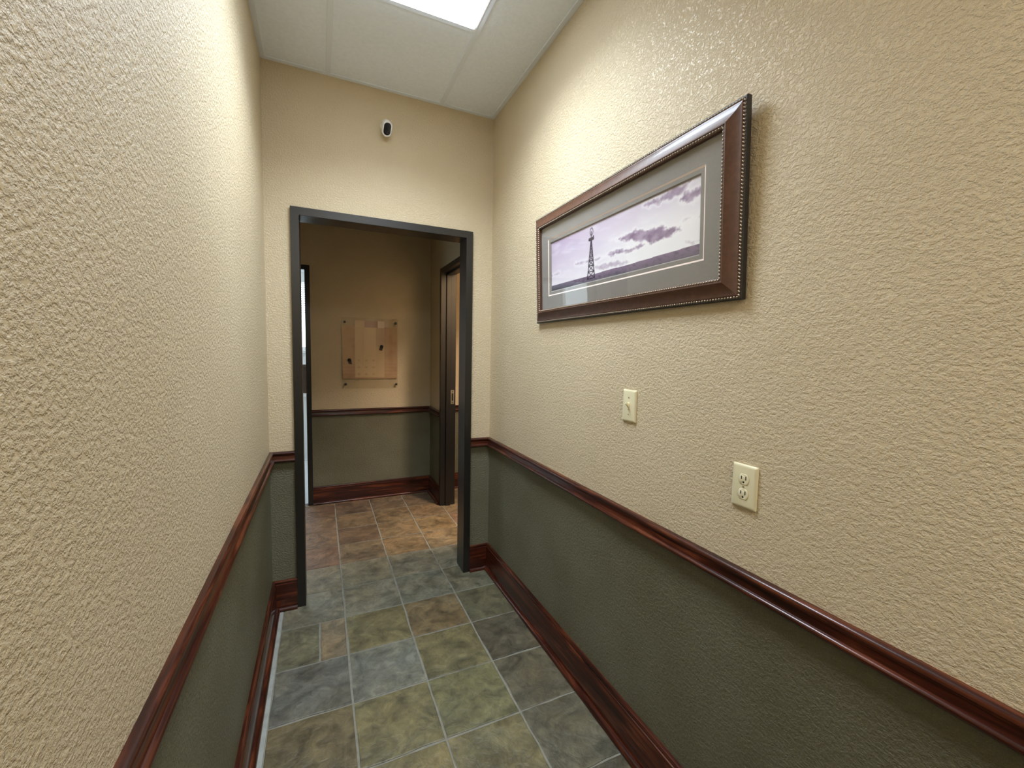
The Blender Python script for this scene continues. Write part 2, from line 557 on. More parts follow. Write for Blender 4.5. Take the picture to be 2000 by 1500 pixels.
win2 = struct(empty('window_2_fill', (BX0, 5.55, 0.8)), 'added unseen side window lighting the bright room beyond the far left doorway', 'window')  # added window, out of view, to throw daylight on the counter front
boxes('window_frame', [(-0.08, -0.02, -0.85, 0.85, 0, 0.05), (-0.08, -0.02, -0.85, 0.85, 1.55, 1.6), (-0.08, -0.02, -0.85, -0.80, 0.05, 1.55),
                       (-0.08, -0.02, 0.80, 0.85, 0.05, 1.55), (-0.08, -0.02, -0.025, 0.025, 0.05, 1.55)], 'white_plastic', win2)
box('pane', -0.053, -0.047, -0.80, 0.80, 0.05, 1.55, 'window_glass', win2)

# ------------------------------------------------------------------ floor: grout bed with slate tiles
floor = struct(boxes('floor', [(XL - 0.1, XR + 0.12, YBACK - 0.1, YE + 0.001, -0.06, -0.0025),
                               (HX0 - 0.1, RX1 + 0.1, YE + 0.001, YH + 0.046, -0.06, -0.0025)], 'grout'),
               'square slate tile floor with pale grout joints', 'floor')
TP, TX, TYP, TY = 0.3056, 0.1017, 0.3041, 2.3321
BASE_D = 0.036   # how far the baseboard and shoe reach into the room


def srgb(r, g, b):
    f = lambda c: (c / 255 / 12.92) if c / 255 <= 0.04045 else ((c / 255 + 0.055) / 1.055) ** 2.4
    return (f(r), f(g), f(b))


GRY, BLU, OLV, BRN, DRK, TANC, RST, GRN = ((118, 118, 108), (112, 119, 119), (112, 108, 78), (120, 102, 76), (82, 80, 70),
                                            (136, 118, 90), (128, 96, 74), (104, 110, 88))
# rows counted towards the viewer from the joint by the doorway; columns left to right
TINT = {
    (0, -1): GRY, (0, 0): OLV, (0, 1): BRN, (0, 2): (92, 92, 76),
    (1, -1): (100, 104, 106), (1, 0): BLU, (1, 1): OLV, (1, 2): (80, 75, 66),
    (2, -1): (100, 90, 66), (2, 0): (116, 112, 80), (2, 1): (108, 110, 80), (2, 2): DRK,
    (3, -1): (104, 96, 74), (3, 0): (110, 104, 72), (3, 1): (118, 114, 84), (3, 2): (88, 88, 78),
    (-1, -1): (122, 122, 114), (-1, 0): (124, 125, 116), (-1, 1): (110, 116, 112), (-1, 2): (112, 114, 104),
    (-2, -1): (134, 128, 114), (-2, 0): (130, 127, 114), (-2, 1): (124, 122, 112), (-2, 2): (120, 120, 112),
    (-3, -1): (128, 100, 84), (-3, 0): (122, 108, 88), (-3, 1): (136, 116, 86), (-3, 2): (140, 122, 92),
    (-4, -1): (124, 102, 84), (-4, 0): (100, 82, 68), (-4, 1): (136, 116, 86), (-4, 2): (138, 118, 84),
    (-5, -1): (122, 100, 82), (-5, 0): (122, 102, 80), (-5, 1): (118, 102, 78), (-5, 2): (130, 108, 82),
    (-6, -1): (116, 92, 78), (-6, 0): (104, 86, 74), (-6, 1): (110, 96, 80), (-6, 2): (104, 90, 76),
}


def tile_mesh(w, h, rng):
    """slate slab with a chipped outline and a slightly uneven top"""
    def edge(p, q, n):
        out = []
        for i in range(n):
            t = i / n
            x = p[0] + (q[0] - p[0]) * t
            y = p[1] + (q[1] - p[1]) * t
            if i:
                x += rng.uniform(-0.0026, 0.0026)
                y += rng.uniform(-0.0026, 0.0026)
            out.append((x, y))
        return out
    a, b = w / 2, h / 2
    nx = max(2, int(w / 0.06))
    ny = max(2, int(h / 0.06))
    o = edge((-a, -b), (a, -b), nx) + edge((a, -b), (a, b), ny) + edge((a, b), (-a, b), nx) + edge((-a, b), (-a, -b), ny)
    bm = bmesh.new()
    top = []
    z = [rng.uniform(-0.0004, 0.0006) for _ in o]
    r_out = [bm.verts.new((x, y, -0.004)) for x, y in o]
    r_ed = [bm.verts.new((x, y, -0.0010 + zz)) for (x, y), zz in zip(o, z)]
    r_in = [bm.verts.new((x * (1 - 0.0035 / a), y * (1 - 0.0035 / b), zz)) for (x, y), zz in zip(o, z)]
    k = len(o)
    for i in range(k):
        j = (i + 1) % k
        bm.faces.new((r_out[i], r_out[j], r_ed[j], r_ed[i]))
        bm.faces.new((r_ed[i], r_ed[j], r_in[j], r_in[i]))
    c = bm.verts.new((rng.uniform(-0.03, 0.03), rng.uniform(-0.03, 0.03), 0.0004))
    for i in range(k):
        bm.faces.new((r_in[i], r_in[(i + 1) % k], c))
    return bm


rng = random.Random(11)
GR = 0.0042
for row in range(-7, 14):
    y1 = TY - row * TYP
    y0 = y1 - TYP
    hall = y0 > YE - 0.2
    for c in range(-6 if hall else -1, 9 if hall else 3):
        x0, x1 = TX + c * TP, TX + (c + 1) * TP
        if hall:
            a0, a1 = max(x0, HX0), min(x1, RX1)
            if row == -1 and False:
                pass
        else:
            a0, a1 = max(x0, XL + BASE_D + 0.012), min(x1, XR - 0.030)
        b0, b1 = max(y0, YBACK), min(y1, YH - 0.024)
        if row == -1:
            if c < -1 or c > 2:
                b0 = max(b0, YE2)
            else:
                a0, a1 = max(a0, XL + 0.02), min(a1, XR - 0.02)
        if a1 - a0 < 0.03 or b1 - b0 < 0.03:
            continue
        tcol = TINT.get((row, c))
        if tcol is None:
            tcol = rng.choice((OLV, GRN, BRN, GRY, DRK) if row > 0 else (TANC, BRN, RST))
        pieces = [(a0, a1, tcol)]
        if (row, c) == (0, -1):
            pieces = [(a0, -0.022, (104, 106, 92)), (-0.022, a1, (134, 118, 98))]
        for p0, p1, tc_ in pieces:
            bm = tile_mesh(p1 - p0 - 2 * GR, b1 - b0 - 2 * GR, rng)
            t = finish('tile', bm, 'slate', floor)
            t.location = ((p0 + p1) / 2, (b0 + b1) / 2, rng.uniform(-0.0004, 0.0006))
            t.color = (*srgb(*[(0.98 if row > -3 else 0.94) * (0.62 * q + 0.38 * m) for q, m in zip(tc_, (104, 99, 78) if row > -3 else (112, 96, 76))]), 1)
# pale caulk line against the left baseboard
box('caulk_joint', XL + 0.030, XL + BASE_D + 0.016, YBACK, YE - 0.03, -0.003, 0.0012, 'caulk', floor)

# ------------------------------------------------------------------ corridor ceiling
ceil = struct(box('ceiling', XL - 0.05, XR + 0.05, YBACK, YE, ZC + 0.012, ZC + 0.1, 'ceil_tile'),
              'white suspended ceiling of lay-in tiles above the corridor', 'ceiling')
GX0, GX1 = 0.058, 0.668     # tee centre lines
GY = [1.912 + 0.6096 * k for k in range(1, -9, -1)]
LIGHT_Y = (1.912 - 0.6096, 1.912)
BW = 0.012
for gx in (GX0, GX1):
    box('tee_bar', gx - BW, gx + BW, YBACK, YE - 0.024, ZC - 0.001, ZC + 0.006, 'tee', ceil, 0.0008)
for gy in (1.912, LIGHT_Y[0], LIGHT_Y[0] - 0.6096, LIGHT_Y[0] - 1.2192):
    box('cross_tee', GX0 + BW, GX1 - BW, gy - BW, gy + BW, ZC - 0.001, ZC + 0.006, 'tee', ceil, 0.0008)
for (a, b, c, d) in ((XL, XL + 0.024, YBACK, YE), (XR - 0.024, XR, YBACK, YE), (XL + 0.024, XR - 0.024, YE - 0.024, YE)):
    box('wall_angle', a, b, c, d, ZC - 0.001, ZC + 0.004, 'tee', ceil, 0.0006)


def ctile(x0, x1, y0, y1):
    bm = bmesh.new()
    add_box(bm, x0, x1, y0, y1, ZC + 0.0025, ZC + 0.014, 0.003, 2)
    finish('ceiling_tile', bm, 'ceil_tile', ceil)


g = 0.004
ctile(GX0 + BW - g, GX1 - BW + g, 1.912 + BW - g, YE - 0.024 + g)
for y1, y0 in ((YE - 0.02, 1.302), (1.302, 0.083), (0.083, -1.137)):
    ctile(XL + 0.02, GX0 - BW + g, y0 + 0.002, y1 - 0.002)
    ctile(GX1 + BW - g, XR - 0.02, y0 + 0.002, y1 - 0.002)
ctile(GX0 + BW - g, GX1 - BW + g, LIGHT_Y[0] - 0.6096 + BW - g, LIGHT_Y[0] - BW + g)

lamp = tag(empty('ceiling_light', ((GX0 + GX1) / 2, sum(LIGHT_Y) / 2, ZC - 0.004)),
           'glowing rectangular fluorescent panel set into the white ceiling', 'light')
lw, ll = (GX1 - GX0) / 2 - BW, (LIGHT_Y[1] - LIGHT_Y[0]) / 2 - BW
for k, bm in enumerate(sweep([(-lw, -ll, 0.0), (lw, -ll, 0.0), (lw, ll, 0.0), (-lw, ll, 0.0)],
                             [(0, 0), (0.010, 0), (0.014, 0.004), (0.014, 0.012), (0, 0.012)], (0, 0, 1), closed=True)):
    finish('lens_frame', bm, 'troffer', lamp)
box('diffuser', -lw + 0.012, lw - 0.012, -ll + 0.012, ll - 0.012, -0.008, 0.010, 'diffuser', lamp)

# ------------------------------------------------------------------ chair rails and baseboards
RAIL = [(-0.002, 0.884), (0.010, 0.884), (0.0155, 0.8822), (0.0188, 0.8785), (0.0196, 0.8735), (0.0180, 0.8690), (0.0152, 0.8665), (0.0144, 0.8640),
        (0.0154, 0.8590), (0.0160, 0.8500), (0.0172, 0.8452), (0.0220, 0.8435), (0.0256, 0.8400), (0.0264, 0.8352), (0.0246, 0.8308), (0.0200, 0.8282),
        (-0.002, 0.8272)]
BASE = [(-0.002, 0.166), (0.008, 0.166), (0.0125, 0.1645), (0.0145, 0.1610), (0.0145, 0.1560), (0.0125, 0.1525), (0.0125, 0.1505),
        (0.0165, 0.1485), (0.0180, 0.1440), (0.0180, 0.0), (-0.002, 0.0)]
SHOE = [(0.0180, 0.0), (0.036, 0.0), (0.036, 0.008), (0.0345, 0.0135), (0.031, 0.0180), (0.0265, 0.0205), (0.0180, 0.0215)]
_trim = [0]


def run(pts, names, labels, woods, which):
    prof = RAIL if which == 'rail' else BASE
    segs = sweep(pts, prof, (0, 0, 1))
    shoes = sweep(pts, SHOE, (0, 0, 1)) if which == 'base' else [None] * len(segs)
    for bm, sh, nm, lb, wd in zip(segs, shoes, names, labels, woods):
        o = sharp_smooth(finish(nm, bm, wd), 40)
        struct(o, lb, 'chair rail' if which == 'rail' else 'baseboard')
        if sh is not None:
            sharp_smooth(finish('shoe_moulding', sh, wd, o), 40)


pr = [(XR, YBACK, 0), (XR, YE, 0), (D1[1] + FACE, YE, 0)]
pl = [(D1[0] - FACE, YE, 0), (XL, YE, 0), (XL, YBACK, 0)]
ph = [(HX1, D3[1] + FACE, 0), (HX1, YH, 0), (D2[1] + FACE, YH, 0)]
pm = [(RX1, YH, 0), (HX1 + 0.113, YH, 0)]
run(pr, ['trim_1', 'trim_2'], ['long red-brown wooden chair rail along the right wall', 'short wooden chair rail between doorway and right corner'],
    ['wood_y', 'wood_x'], 'rail')
run(pl, ['trim_3', 'trim_4'], ['short wooden chair rail between left corner and doorway', 'long red-brown wooden chair rail along the left wall'],
    ['wood_x', 'wood_y'], 'rail')
run(ph, ['trim_5', 'trim_6'], ['short dark chair rail beside the side doorway in the cross hall', 'chair rail under the clear poster on the far wall'],
    ['wood_y', 'wood_x'], 'rail')
run(pm, ['trim_7'], ['sliver of chair rail seen through the side doorway'], ['wood_x'], 'rail')
run(pr, ['baseboard_right', 'baseboard_end_right'], ['long dark red-brown baseboard along the right wall', 'short baseboard between doorway and right corner'],
    ['wood_y', 'wood_x'], 'base')
run(pl, ['baseboard_end_left', 'baseboard_left'], ['short baseboard between left corner and doorway', 'long red-brown baseboard along the left wall'],
    ['wood_x', 'wood_y'], 'base')
run(ph, ['baseboard_hall_right', 'baseboard_hall_back'], ['short dark baseboard beside the side doorway', 'red-brown baseboard of the far wall under the clear poster'],
    ['wood_y', 'wood_x'], 'base')
run(pm, ['baseboard_room'], ['sliver of baseboard seen through the side doorway'], ['wood_x'], 'base')


# ------------------------------------------------------------------ steel door frames
def door_frame(name, pts, nrm, depth, label, stop=True):
    root = empty(name, Vector(pts[0]) * 0.5 + Vector(pts[3]) * 0.5)
    struct(root, label, 'door frame')
    prof = [(-FACE, 0.0), (-0.0015, 0.0), (0.0, 0.0015), (0.0, 0.049), (0.0145, 0.049), (0.016, 0.0505), (0.016, 0.0905), (0.0145, 0.092),
            (0.0, 0.092), (0.0, depth - 0.0015), (-0.0015, depth), (-FACE, depth), (-FACE, depth - 0.012), (-0.031, depth - 0.012),
            (-0.031, 0.012), (-FACE, 0.012)]
    if not stop:
        prof = [p for p in prof if not (p[0] > 0.001)]
    loc = Vector(root.location)
    segs = sweep([Vector(p) - loc for p in pts], prof, nrm)
    for bm, nm in zip(segs, ('jamb', 'header', 'jamb')):
        finish(nm, bm, 'frame_paint', root)
    return root


door_frame('door_1', [(D1[0], YE - 0.020, 0), (D1[0], YE - 0.020, D1[2]), (D1[1], YE - 0.020, D1[2]), (D1[1], YE - 0.020, 0)], (0, 1, 0), 0.138,
           'charcoal metal frame of the open doorway at the corridor end', stop=False)
door_frame('door_2', [(D2[0], YH - 0.018, 0), (D2[0], YH - 0.018, D2[2]), (D2[1], YH - 0.018, D2[2]), (D2[1], YH - 0.018, 0)], (0, 1, 0), 0.140,
           'black frame of the bright far left doorway', stop=False)
d3 = door_frame('door_3', [(HX1 - 0.016, D3[1], 0), (HX1 - 0.016, D3[1], D3[2]), (HX1 - 0.016, D3[0], D3[2]), (HX1 - 0.016, D3[0], 0)], (1, 0, 0), 0.142,
                'dark frame of the side doorway with a steel strike plate')
l3 = Vector(d3.location)
bm = bmesh.new()
sx0, sx1, sy = 1.090, 1.122, D3[1]
for (a, b, c, d) in ((sx0, sx1, 0.955, 0.985), (sx0, sx1, 1.055, 1.085), (sx0, sx0 + 0.008, 0.985, 1.055), (sx1 - 0.008, sx1, 0.985, 1.055)):
    add_box(bm, a - l3.x, b - l3.x, sy - 0.0025 - l3.y, sy + 0.0005 - l3.y, c - l3.z, d - l3.z)
sp = finish('strike_plate', bm, 'steel', d3)
sp['label'] = 'small steel strike plate'
for z in (0.970, 1.070):
    bm = bmesh.new()
    add_cyl(bm, Vector((1.106, sy - 0.0022, z)) - l3, (0, -1, 0), 0.005, 0.004, 0.0014, 12)
    finish('screw', bm, 'slot', sp)


# ------------------------------------------------------------------ wall plates on the right wall
def rrect(w, h, r, n=5):
    """rounded rectangle outline in local x,z"""
    out = []
    for cx, cz, a0 in ((w / 2 - r, h / 2 - r, 0), (-w / 2 + r, h / 2 - r, 90), (-w / 2 + r, -h / 2 + r, 180), (w / 2 - r, -h / 2 + r, 270)):
        for k in range(n + 1):
            a = math.radians(a0 + 90 * k / n)
            out.append((cx + r * math.cos(a), cz + r * math.sin(a)))
    return out


def plate(parent):
    bm = bmesh.new()
    rings = []
    for ins, y, r in ((0.0, 0.0, 0.003), (0.0, -0.0025, 0.003), (0.0012, -0.0042, 0.003), (0.0036, -0.0058, 0.003), (0.0070, -0.0066, 0.003)):
        rings.append([(x, y, z) for x, z in rrect(0.0700 - 2 * ins, 0.1150 - 2 * ins, r)])
    add_loft(bm, rings)
    return sharp_smooth(finish('cover_plate', bm, 'ivory', parent), 50)


def screw_at(x, z, parent, y=-0.0066):
    bm = bmesh.new()
    add_cyl(bm, (x, y + 0.0005, z), (0, -1, 0), 0.0034, 0.0028, 0.0014, 14)
    s = finish('screw', bm, 'screw', parent)
    bm = bmesh.new()
    add_box(bm, x - 0.0026, x + 0.0026, y - 0.0011, y - 0.0008, z - 0.0005, z + 0.0005)
    finish('screw_slot', bm, 'slot', s)


RZ = -math.pi / 2
sw = tag(empty('light_switch', (XR - 0.0005, 1.180, 1.257), (0, 0, RZ)), 'ivory toggle light switch on the right wall below the picture', 'switch')
plate(sw)
screw_at(0, 0.030, sw)
screw_at(0, -0.030, sw)
bm = bmesh.new()
add_box(bm, -0.0055, 0.0055, -0.0080, -0.0060, -0.0125, 0.0125, 0.0008)
finish('toggle_surround', bm, 'ivory2', sw)
bm = bmesh.new()
add_loft(bm, [[(-0.0045, -0.007, -0.008), (0.0045, -0.007, -0.008), (0.0045, -0.007, 0.006), (-0.0045, -0.007, 0.006)],
              [(-0.0040, -0.013, 0.000), (0.0040, -0.013, 0.000), (0.0040, -0.013, 0.0095), (-0.0040, -0.013, 0.0095)],
              [(-0.0034, -0.0215, 0.0070), (0.0034, -0.0215, 0.0070), (0.0034, -0.0205, 0.0130), (-0.0034, -0.0205, 0.0130)]])
bmesh.ops.bevel(bm, geom=bm.edges[:], offset=0.0008, segments=2, affect='EDGES')
finish('toggle', bm, 'ivory2', sw)

ou = tag(empty('wall_outlet', (XR - 0.0005, 0.722, 1.102), (0, 0, RZ)), 'ivory duplex power outlet just above the right chair rail', 'outlet')
plate(ou)
screw_at(0, 0, ou)
for sz in (0.0195, -0.0195):
    def face_ring(s, y):
        out = []
        for k in range(36):
            a = 2 * math.pi * k / 36
            out.append((0.0146 * s * math.cos(a), y, sz + max(-0.0138, min(0.0138, 0.0176 * math.sin(a))) * s))
        return out
    bm = bmesh.new()
    add_loft(bm, [face_ring(1.07, -0.0060), face_ring(1.06, -0.00675)])
    rc = finish('receptacle_shade_ring', bm, 'screw', ou)  # darker ring standing for the recess shadow around the receptacle
    bm = bmesh.new()
    add_loft(bm, [face_ring(1, -0.0060), face_ring(1, -0.0072), face_ring(0.96, -0.0077)])
    f = sharp_smooth(finish('receptacle', bm, 'ivory2', ou), 40)
    for sx, hh in ((-0.0060, 0.0042), (0.0060, 0.0050)):
        bm = bmesh.new()
        add_box(bm, sx - 0.0014, sx + 0.0014, -0.00785, -0.0072, sz + 0.0035 - hh, sz + 0.0035 + hh)
        finish('blade_slot', bm, 'slot', f)
    bm = bmesh.new()
    add_cyl(bm, (0, -0.0073, sz - 0.0080), (0, -1, 0), 0.0027, 0.0027, 0.0006, 14)
    finish('ground_hole', bm, 'slot', f)

# ------------------------------------------------------------------ framed photograph on the right wall
PW, PH = 1.125, 0.500
TILT = math.radians(2.2)
pic = tag(empty('framed_picture', (XR - 0.001, (0.752 + 1.877) / 2, 1.588), (TILT, 0, RZ)),
          'wide framed windmill photograph in a grey mat on the right wall', 'picture')
rect = lambda m: [(-PW / 2 + m, 0, m), (PW / 2 - m, 0, m), (PW / 2 - m, 0, PH - m), (-PW / 2 + m, 0, PH - m)]
RW = 0.060
prof = [(0.0, 0.002), (0.0, 0.0145), (0.0015, 0.016), (0.0065, 0.0165), (0.0085, 0.0185)]
for k in range(13):                      # hollowed face that climbs to the inner edge
    t = k / 12
    prof.append((0.0100 + 0.036 * t, 0.0195 + 0.013 * (t ** 1.6)))
prof += [(0.0475, 0.0335), (0.0500, 0.0335), (0.0512, 0.0315), (0.0585, 0.0300), (RW, 0.028), (RW, 0.002)]
for bm in sweep(rect(0), prof, (0, -1, 0), closed=True):
    o = sharp_smooth(finish('frame_rail', bm, 'pic_wood', pic), 30)
EDGE = [(-0.0006, 0.001), (-0.0006, 0.0150), (0.0016, 0.0168), (0.0040, 0.0170), (0.0040, 0.001)]
for bm in sweep(rect(0), EDGE, (0, -1, 0), closed=True):
    finish('black_edge', bm, 'pic_side', pic)


def beading(name, m, y, r, pitch):
    bm = bmesh.new()
    pts = [Vector(p) for p in rect(m)]
    proto = bmesh.new()
    bmesh.ops.create_uvsphere(proto, u_segments=7, v_segments=5, radius=1.0)
    vl = [v.co.copy() for v in proto.verts]
    fl = [[v.index for v in f.verts] for f in proto.faces]
    proto.free()
    for i in range(4):
        a, b = pts[i], pts[(i + 1) % 4]
        d = (b - a)
        n = max(2, round(d.length / pitch))
        dn = d.normalized()
        nrm = Vector((0, -1, 0))
        sd = nrm.cross(dn)
        ax = (dn + sd * 0.55).normalized()     # slanted, like twisted rope
        bx = nrm.cross(ax)
        for k in range(n):
            c = a + d * ((k + 0.5) / n) + nrm * y
            vv = [bm.verts.new(c + ax * (p.x * r * 1.15) + bx * (p.y * r * 0.72) + nrm * (p.z * r)) for p in vl]
            for q in fl:
                bm.faces.new([vv[t] for t in q])
    o = finish(name, bm, 'bead', pic, smooth=True)
    o['kind'] = 'stuff'
    o['label'] = 'fine champagne rope beading'
    return o


beading('outer_beading', 0.0062, 0.0172, 0.0036, 0.0092)
beading('inner_beading', 0.0550, 0.0306, 0.0034, 0.0092)
# backing, mats, photo, glass
box('backing_board', -PW / 2 + 0.05, PW / 2 - 0.05, -0.006, -0.002, 0.05, PH - 0.05, 'brown', pic)
MO, MI = 0.120, 0.1375


def mat_sheet(name, outer, inner, y0, y1, w=0.0042, core='mat_core'):
    """mat board window with its bevelled cream core as a sub-part"""
    segs = sweep(rect(outer), [(0, y0), (0, y1), (inner - outer, y1), (inner - outer, y0)], (0, -1, 0), closed=True)
    bm = bmesh.new()
    for s in segs:
        me = bpy.data.meshes.new('tmp')
        s.to_mesh(me)
        s.free()
        bm.from_mesh(me)
        bpy.data.meshes.remove(me)
    bmesh.ops.remove_doubles(bm, verts=bm.verts[:], dist=1e-5)
    o = finish(name, bm, 'mat_board', pic)
    segs = sweep(rect(inner), [(0, y0), (0, y1), (w, y0)], (0, -1, 0), closed=True, cap=False)
    bm = bmesh.new()
    for s in segs:
        me = bpy.data.meshes.new('tmp')
        s.to_mesh(me)
        s.free()
        bm.from_mesh(me)
        bpy.data.meshes.remove(me)
    c = finish('mat_bevel', bm, core, o)
    c['label'] = 'cream bevelled edge' if core == 'mat_core' else 'grey bevelled edge'
    return o


mat_sheet('mat', 0.056, MO, 0.0140, 0.0165, 0.0052)
mat_sheet('inner_mat', 0.110, MI, 0.0100, 0.0140, 0.004, 'mat_board')

HILL = [(0, .136), (.174, .138), (.342, .140), (.485, .149), (.646, .145), (.806, .155), (.897, .158), (1, .165)]
GRASS = [(0, .075), (.2, .05), (.374, .04), (.56, .047), (.704, .022), (.807, .014), (.923, .019), (1, .02)]
CLOUDS = [
    ([(.557, .575), (.613, .603), (.666, .614), (.738, .560), (.794, .530), (.818, .545), (.841, .500), (.828, .470), (.904, .440), (.912, .398), (.851, .37),
      (.755, .345), (.739, .401), (.667, .463), (.614, .517)], .85),
    ([(.491, .385), (.551, .412), (.639, .376), (.701, .375), (.734, .363), (.696, .35), (.639, .336), (.518, .352)], .8),
    ([(.714, .915), (.791, .936), (.847, .96), (.917, .98), (.949, .97), (.917, .843), (.892, .837), (.848, .852), (.796, .847)], .6),
    ([(.901, .774), (.921, .838), (.973, .825), (1.01, .85), (1.01, .714), (.935, .721)], .75),
    ([(.956, .473), (.976, .492), (1.0, .495), (.995, .462)], .6),
    ([(.404, .262), (.485, .26), (.585, .224), (.675, .185), (.585, .172), (.449, .186)], .4),
    ([(.009, .335), (.052, .358), (.094, .354), (.084, .328)], .35),
    ([(.237, .406), (.29, .420), (.348, .402), (.403, .370), (.462, .378), (.34, .380)], .45),
    ([(.920, .514), (.936, .523), (.956, .512), (.94, .508)], .4),
    ([(.934, .221), (.993, .221), (1.0, .19), (.958, .190)], .45),
]


def interp(L, u):
    for (a, b), (c, d) in zip(L, L[1:]):
        if u <= c:
            return b + (d - b) * max(0, (u - a)) / (c - a)
    return L[-1][1]


def poly_dist(P, u, v):
    """signed distance, negative inside; v is compressed to the photo's aspect"""
    asp = 0.225 / 0.85
    px, py = u, v * asp
    inside = False
    best = 9
    n = len(P)
    for i in range(n):
        x1, y1 = P[i][0], P[i][1] * asp
        x2, y2 = P[(i + 1) % n][0], P[(i + 1) % n][1] * asp
        if (y1 > py) != (y2 > py) and px < (x2 - x1) * (py - y1) / (y2 - y1) + x1:
            inside = not inside
        dx, dy = x2 - x1, y2 - y1
        t = max(0, min(1, ((px - x1) * dx + (py - y1) * dy) / (dx * dx + dy * dy)))
        best = min(best, math.hypot(px - x1 - t * dx, py - y1 - t * dy))
    return -best if inside else best


CBOX = [(min(p[0] for p in P) - .05, max(p[0] for p in P) + .05, min(p[1] for p in P) - .16, max(p[1] for p in P) + .16, P, w) for P, w in CLOUDS]
# lattice tower of the windmill in print coordinates: strokes (u0,v0,u1,v1,half width)
STROKES = []
tb, tt = 0.085, 0.735
tl = lambda v: 0.344 + (0.3735 - 0.344) * (v - tb) / (tt - tb)
tr = lambda v: 0.401 + (0.3765 - 0.401) * (v - tb) / (tt - tb)
STROKES += [(tl(tb), tb, tl(tt), tt, .0022), (tr(tb), tb, tr(tt), tt, .0022)]
lv = [0.085, 0.20, 0.30, 0.385, 0.46, 0.53, 0.595, 0.65, 0.70]
for k, v in enumerate(lv):
    STROKES.append((tl(v), v, tr(v), v, .0013))
    if k + 1 < len(lv):
        w = lv[k + 1]
        STROKES += [(tl(v), v, tr(w), w, .0012), (tr(v), v, tl(w), w, .0012)]
STROKES += [(.375, .70, .375, .86, .0018), (.360, .742, .390, .742, .0050), (.389, .752, .392, .775, .003)]


def mixc(a, b, t):
    t = max(0.0, min(1.0, t))
    return tuple(x + (y - x) * t for x, y in zip(a, b))


def photo_col(u, v):
    hill, grass = interp(HILL, u), interp(GRASS, u)
    grass += 0.012 * mnoise.noise(Vector((u * 30, 1.0, 0)))
    if v > hill:
        top = mixc((182, 162, 188), (216, 208, 218), u * 1.1)
        low = mixc((232, 226, 234), (250, 249, 251), u * 1.4)
        c = mixc(low, top, ((v - hill) / 0.85) ** 0.9)
        c = mixc(c, (252, 251, 252), 0.8 * max(0, 1 - abs(u - .8) / .4) * max(0, 1 - abs(v - .42) / .36))
        st = mnoise.fractal(Vector((u * 9, v * 9, 3.1)), 1.0, 2.0, 4)
        c = mixc(c, (246, 244, 246), max(0, st) * 0.35)
        for x0, x1, y0, y1, P, w in CBOX:
            if x0 < u < x1 and y0 < v < y1:
                wob = 0.010 * mnoise.fractal(Vector((u * 34, v * 12, 0.5)), 0.9, 2.1, 4)
                d = poly_dist(P, u, v) + wob
                c = mixc(c, (250, 249, 250), 0.4 * max(0, 1 - abs(d - .006) / .010))      # bright rim
                k = max(0, min(1, (0.003 - d) / 0.010))
                br = 0.5 + 0.9 * mnoise.fractal(Vector((u * 26, v * 10, 7.7)), 0.9, 2.1, 4)
                c = mixc(c, mixc((122, 98, 126), (168, 148, 172), br), k * w)
    elif v > grass:
        t = (v - grass) / max(hill - grass, .01)
        c = mixc((112, 102, 116), (142, 122, 146), t)
        if u < .45:
            c = mixc(c, (66, 60, 76), (0.40 - u) * 2.2 * (1 - t * .4))
        n = mnoise.fractal(Vector((u * 40, v * 22, 2.0)), 1.0, 2.0, 3)
        c = mixc(c, (60, 54, 68), max(0, n) * 0.5)
    else:
        c = mixc((128, 130, 132), (92, 88, 98), 0.5 + 0.7 * mnoise.fractal(Vector((u * 60, v * 40, 4.0)), 1.0, 2.0, 3))
        if u < .22:
            c = mixc(c, (52, 48, 60), 0.8)
    # windmill
    if .335 < u < .41 and .05 < v < .97:
        asp = 0.225 / 0.85
        k = 0.0
        for u0, v0, u1, v1, hw in STROKES:
            dx, dy = u1 - u0, (v1 - v0) * asp
            px, py = u - u0, (v - v0) * asp
            t = max(0, min(1, (px * dx + py * dy) / (dx * dx + dy * dy)))
            d = math.hypot(px - t * dx, py - t * dy)
            k = max(k, min(1, max(0, (hw * 1.35 + .0010 - d) / .0012)))
        ex, ey = (u - .377) / .0150, (v - .862) / .074
        rr = math.hypot(ex, ey)
        ang = math.atan2(ey, ex)
        if rr < 1.05:
            bl_ = 0.5 + 0.5 * math.cos(ang * 14)
            kk = max(0, 1 - abs(rr - .78) / .26) * (0.65 + .35 * bl_)
            k = max(k, kk, 0.8 if rr < .16 else 0)
        c = mixc(c, (54, 46, 58), k * 0.92)
    return c


def painted_grid(name, x0, x1, z0, z1, y, nx, nz, fn, mat, parent):
    vs_ = [(x0 + (x1 - x0) * i / nx, y, z0 + (z1 - z0) * j / nz) for j in range(nz + 1) for i in range(nx + 1)]
    fs = [(j * (nx + 1) + i, j * (nx + 1) + i + 1, (j + 1) * (nx + 1) + i + 1, (j + 1) * (nx + 1) + i) for j in range(nz) for i in range(nx)]
    # thickness: a rim and a back
    b = len(vs_)
    vs_ += [(x0, y + .001, z0), (x1, y + .001, z0), (x1, y + .001, z1), (x0, y + .001, z1)]
    fs += [(b + 3, b + 2, b + 1, b)]
    me = bpy.data.meshes.new(name)
    me.from_pydata(vs_, [], fs)
    at = me.attributes.new('print', 'FLOAT_COLOR', 'POINT')
    data = []
    for j in range(nz + 1):
        for i in range(nx + 1):
            data += [*srgb(*fn(i / nx, j / nz)), 1.0]
    data += [0.5, 0.5, 0.5, 1.0] * 4
    at.data.foreach_set('color', data)
    me.materials.append(MAT[mat])
    o = bpy.data.objects.new(name, me)
    COL.objects.link(o)
    o.parent = parent
    return o


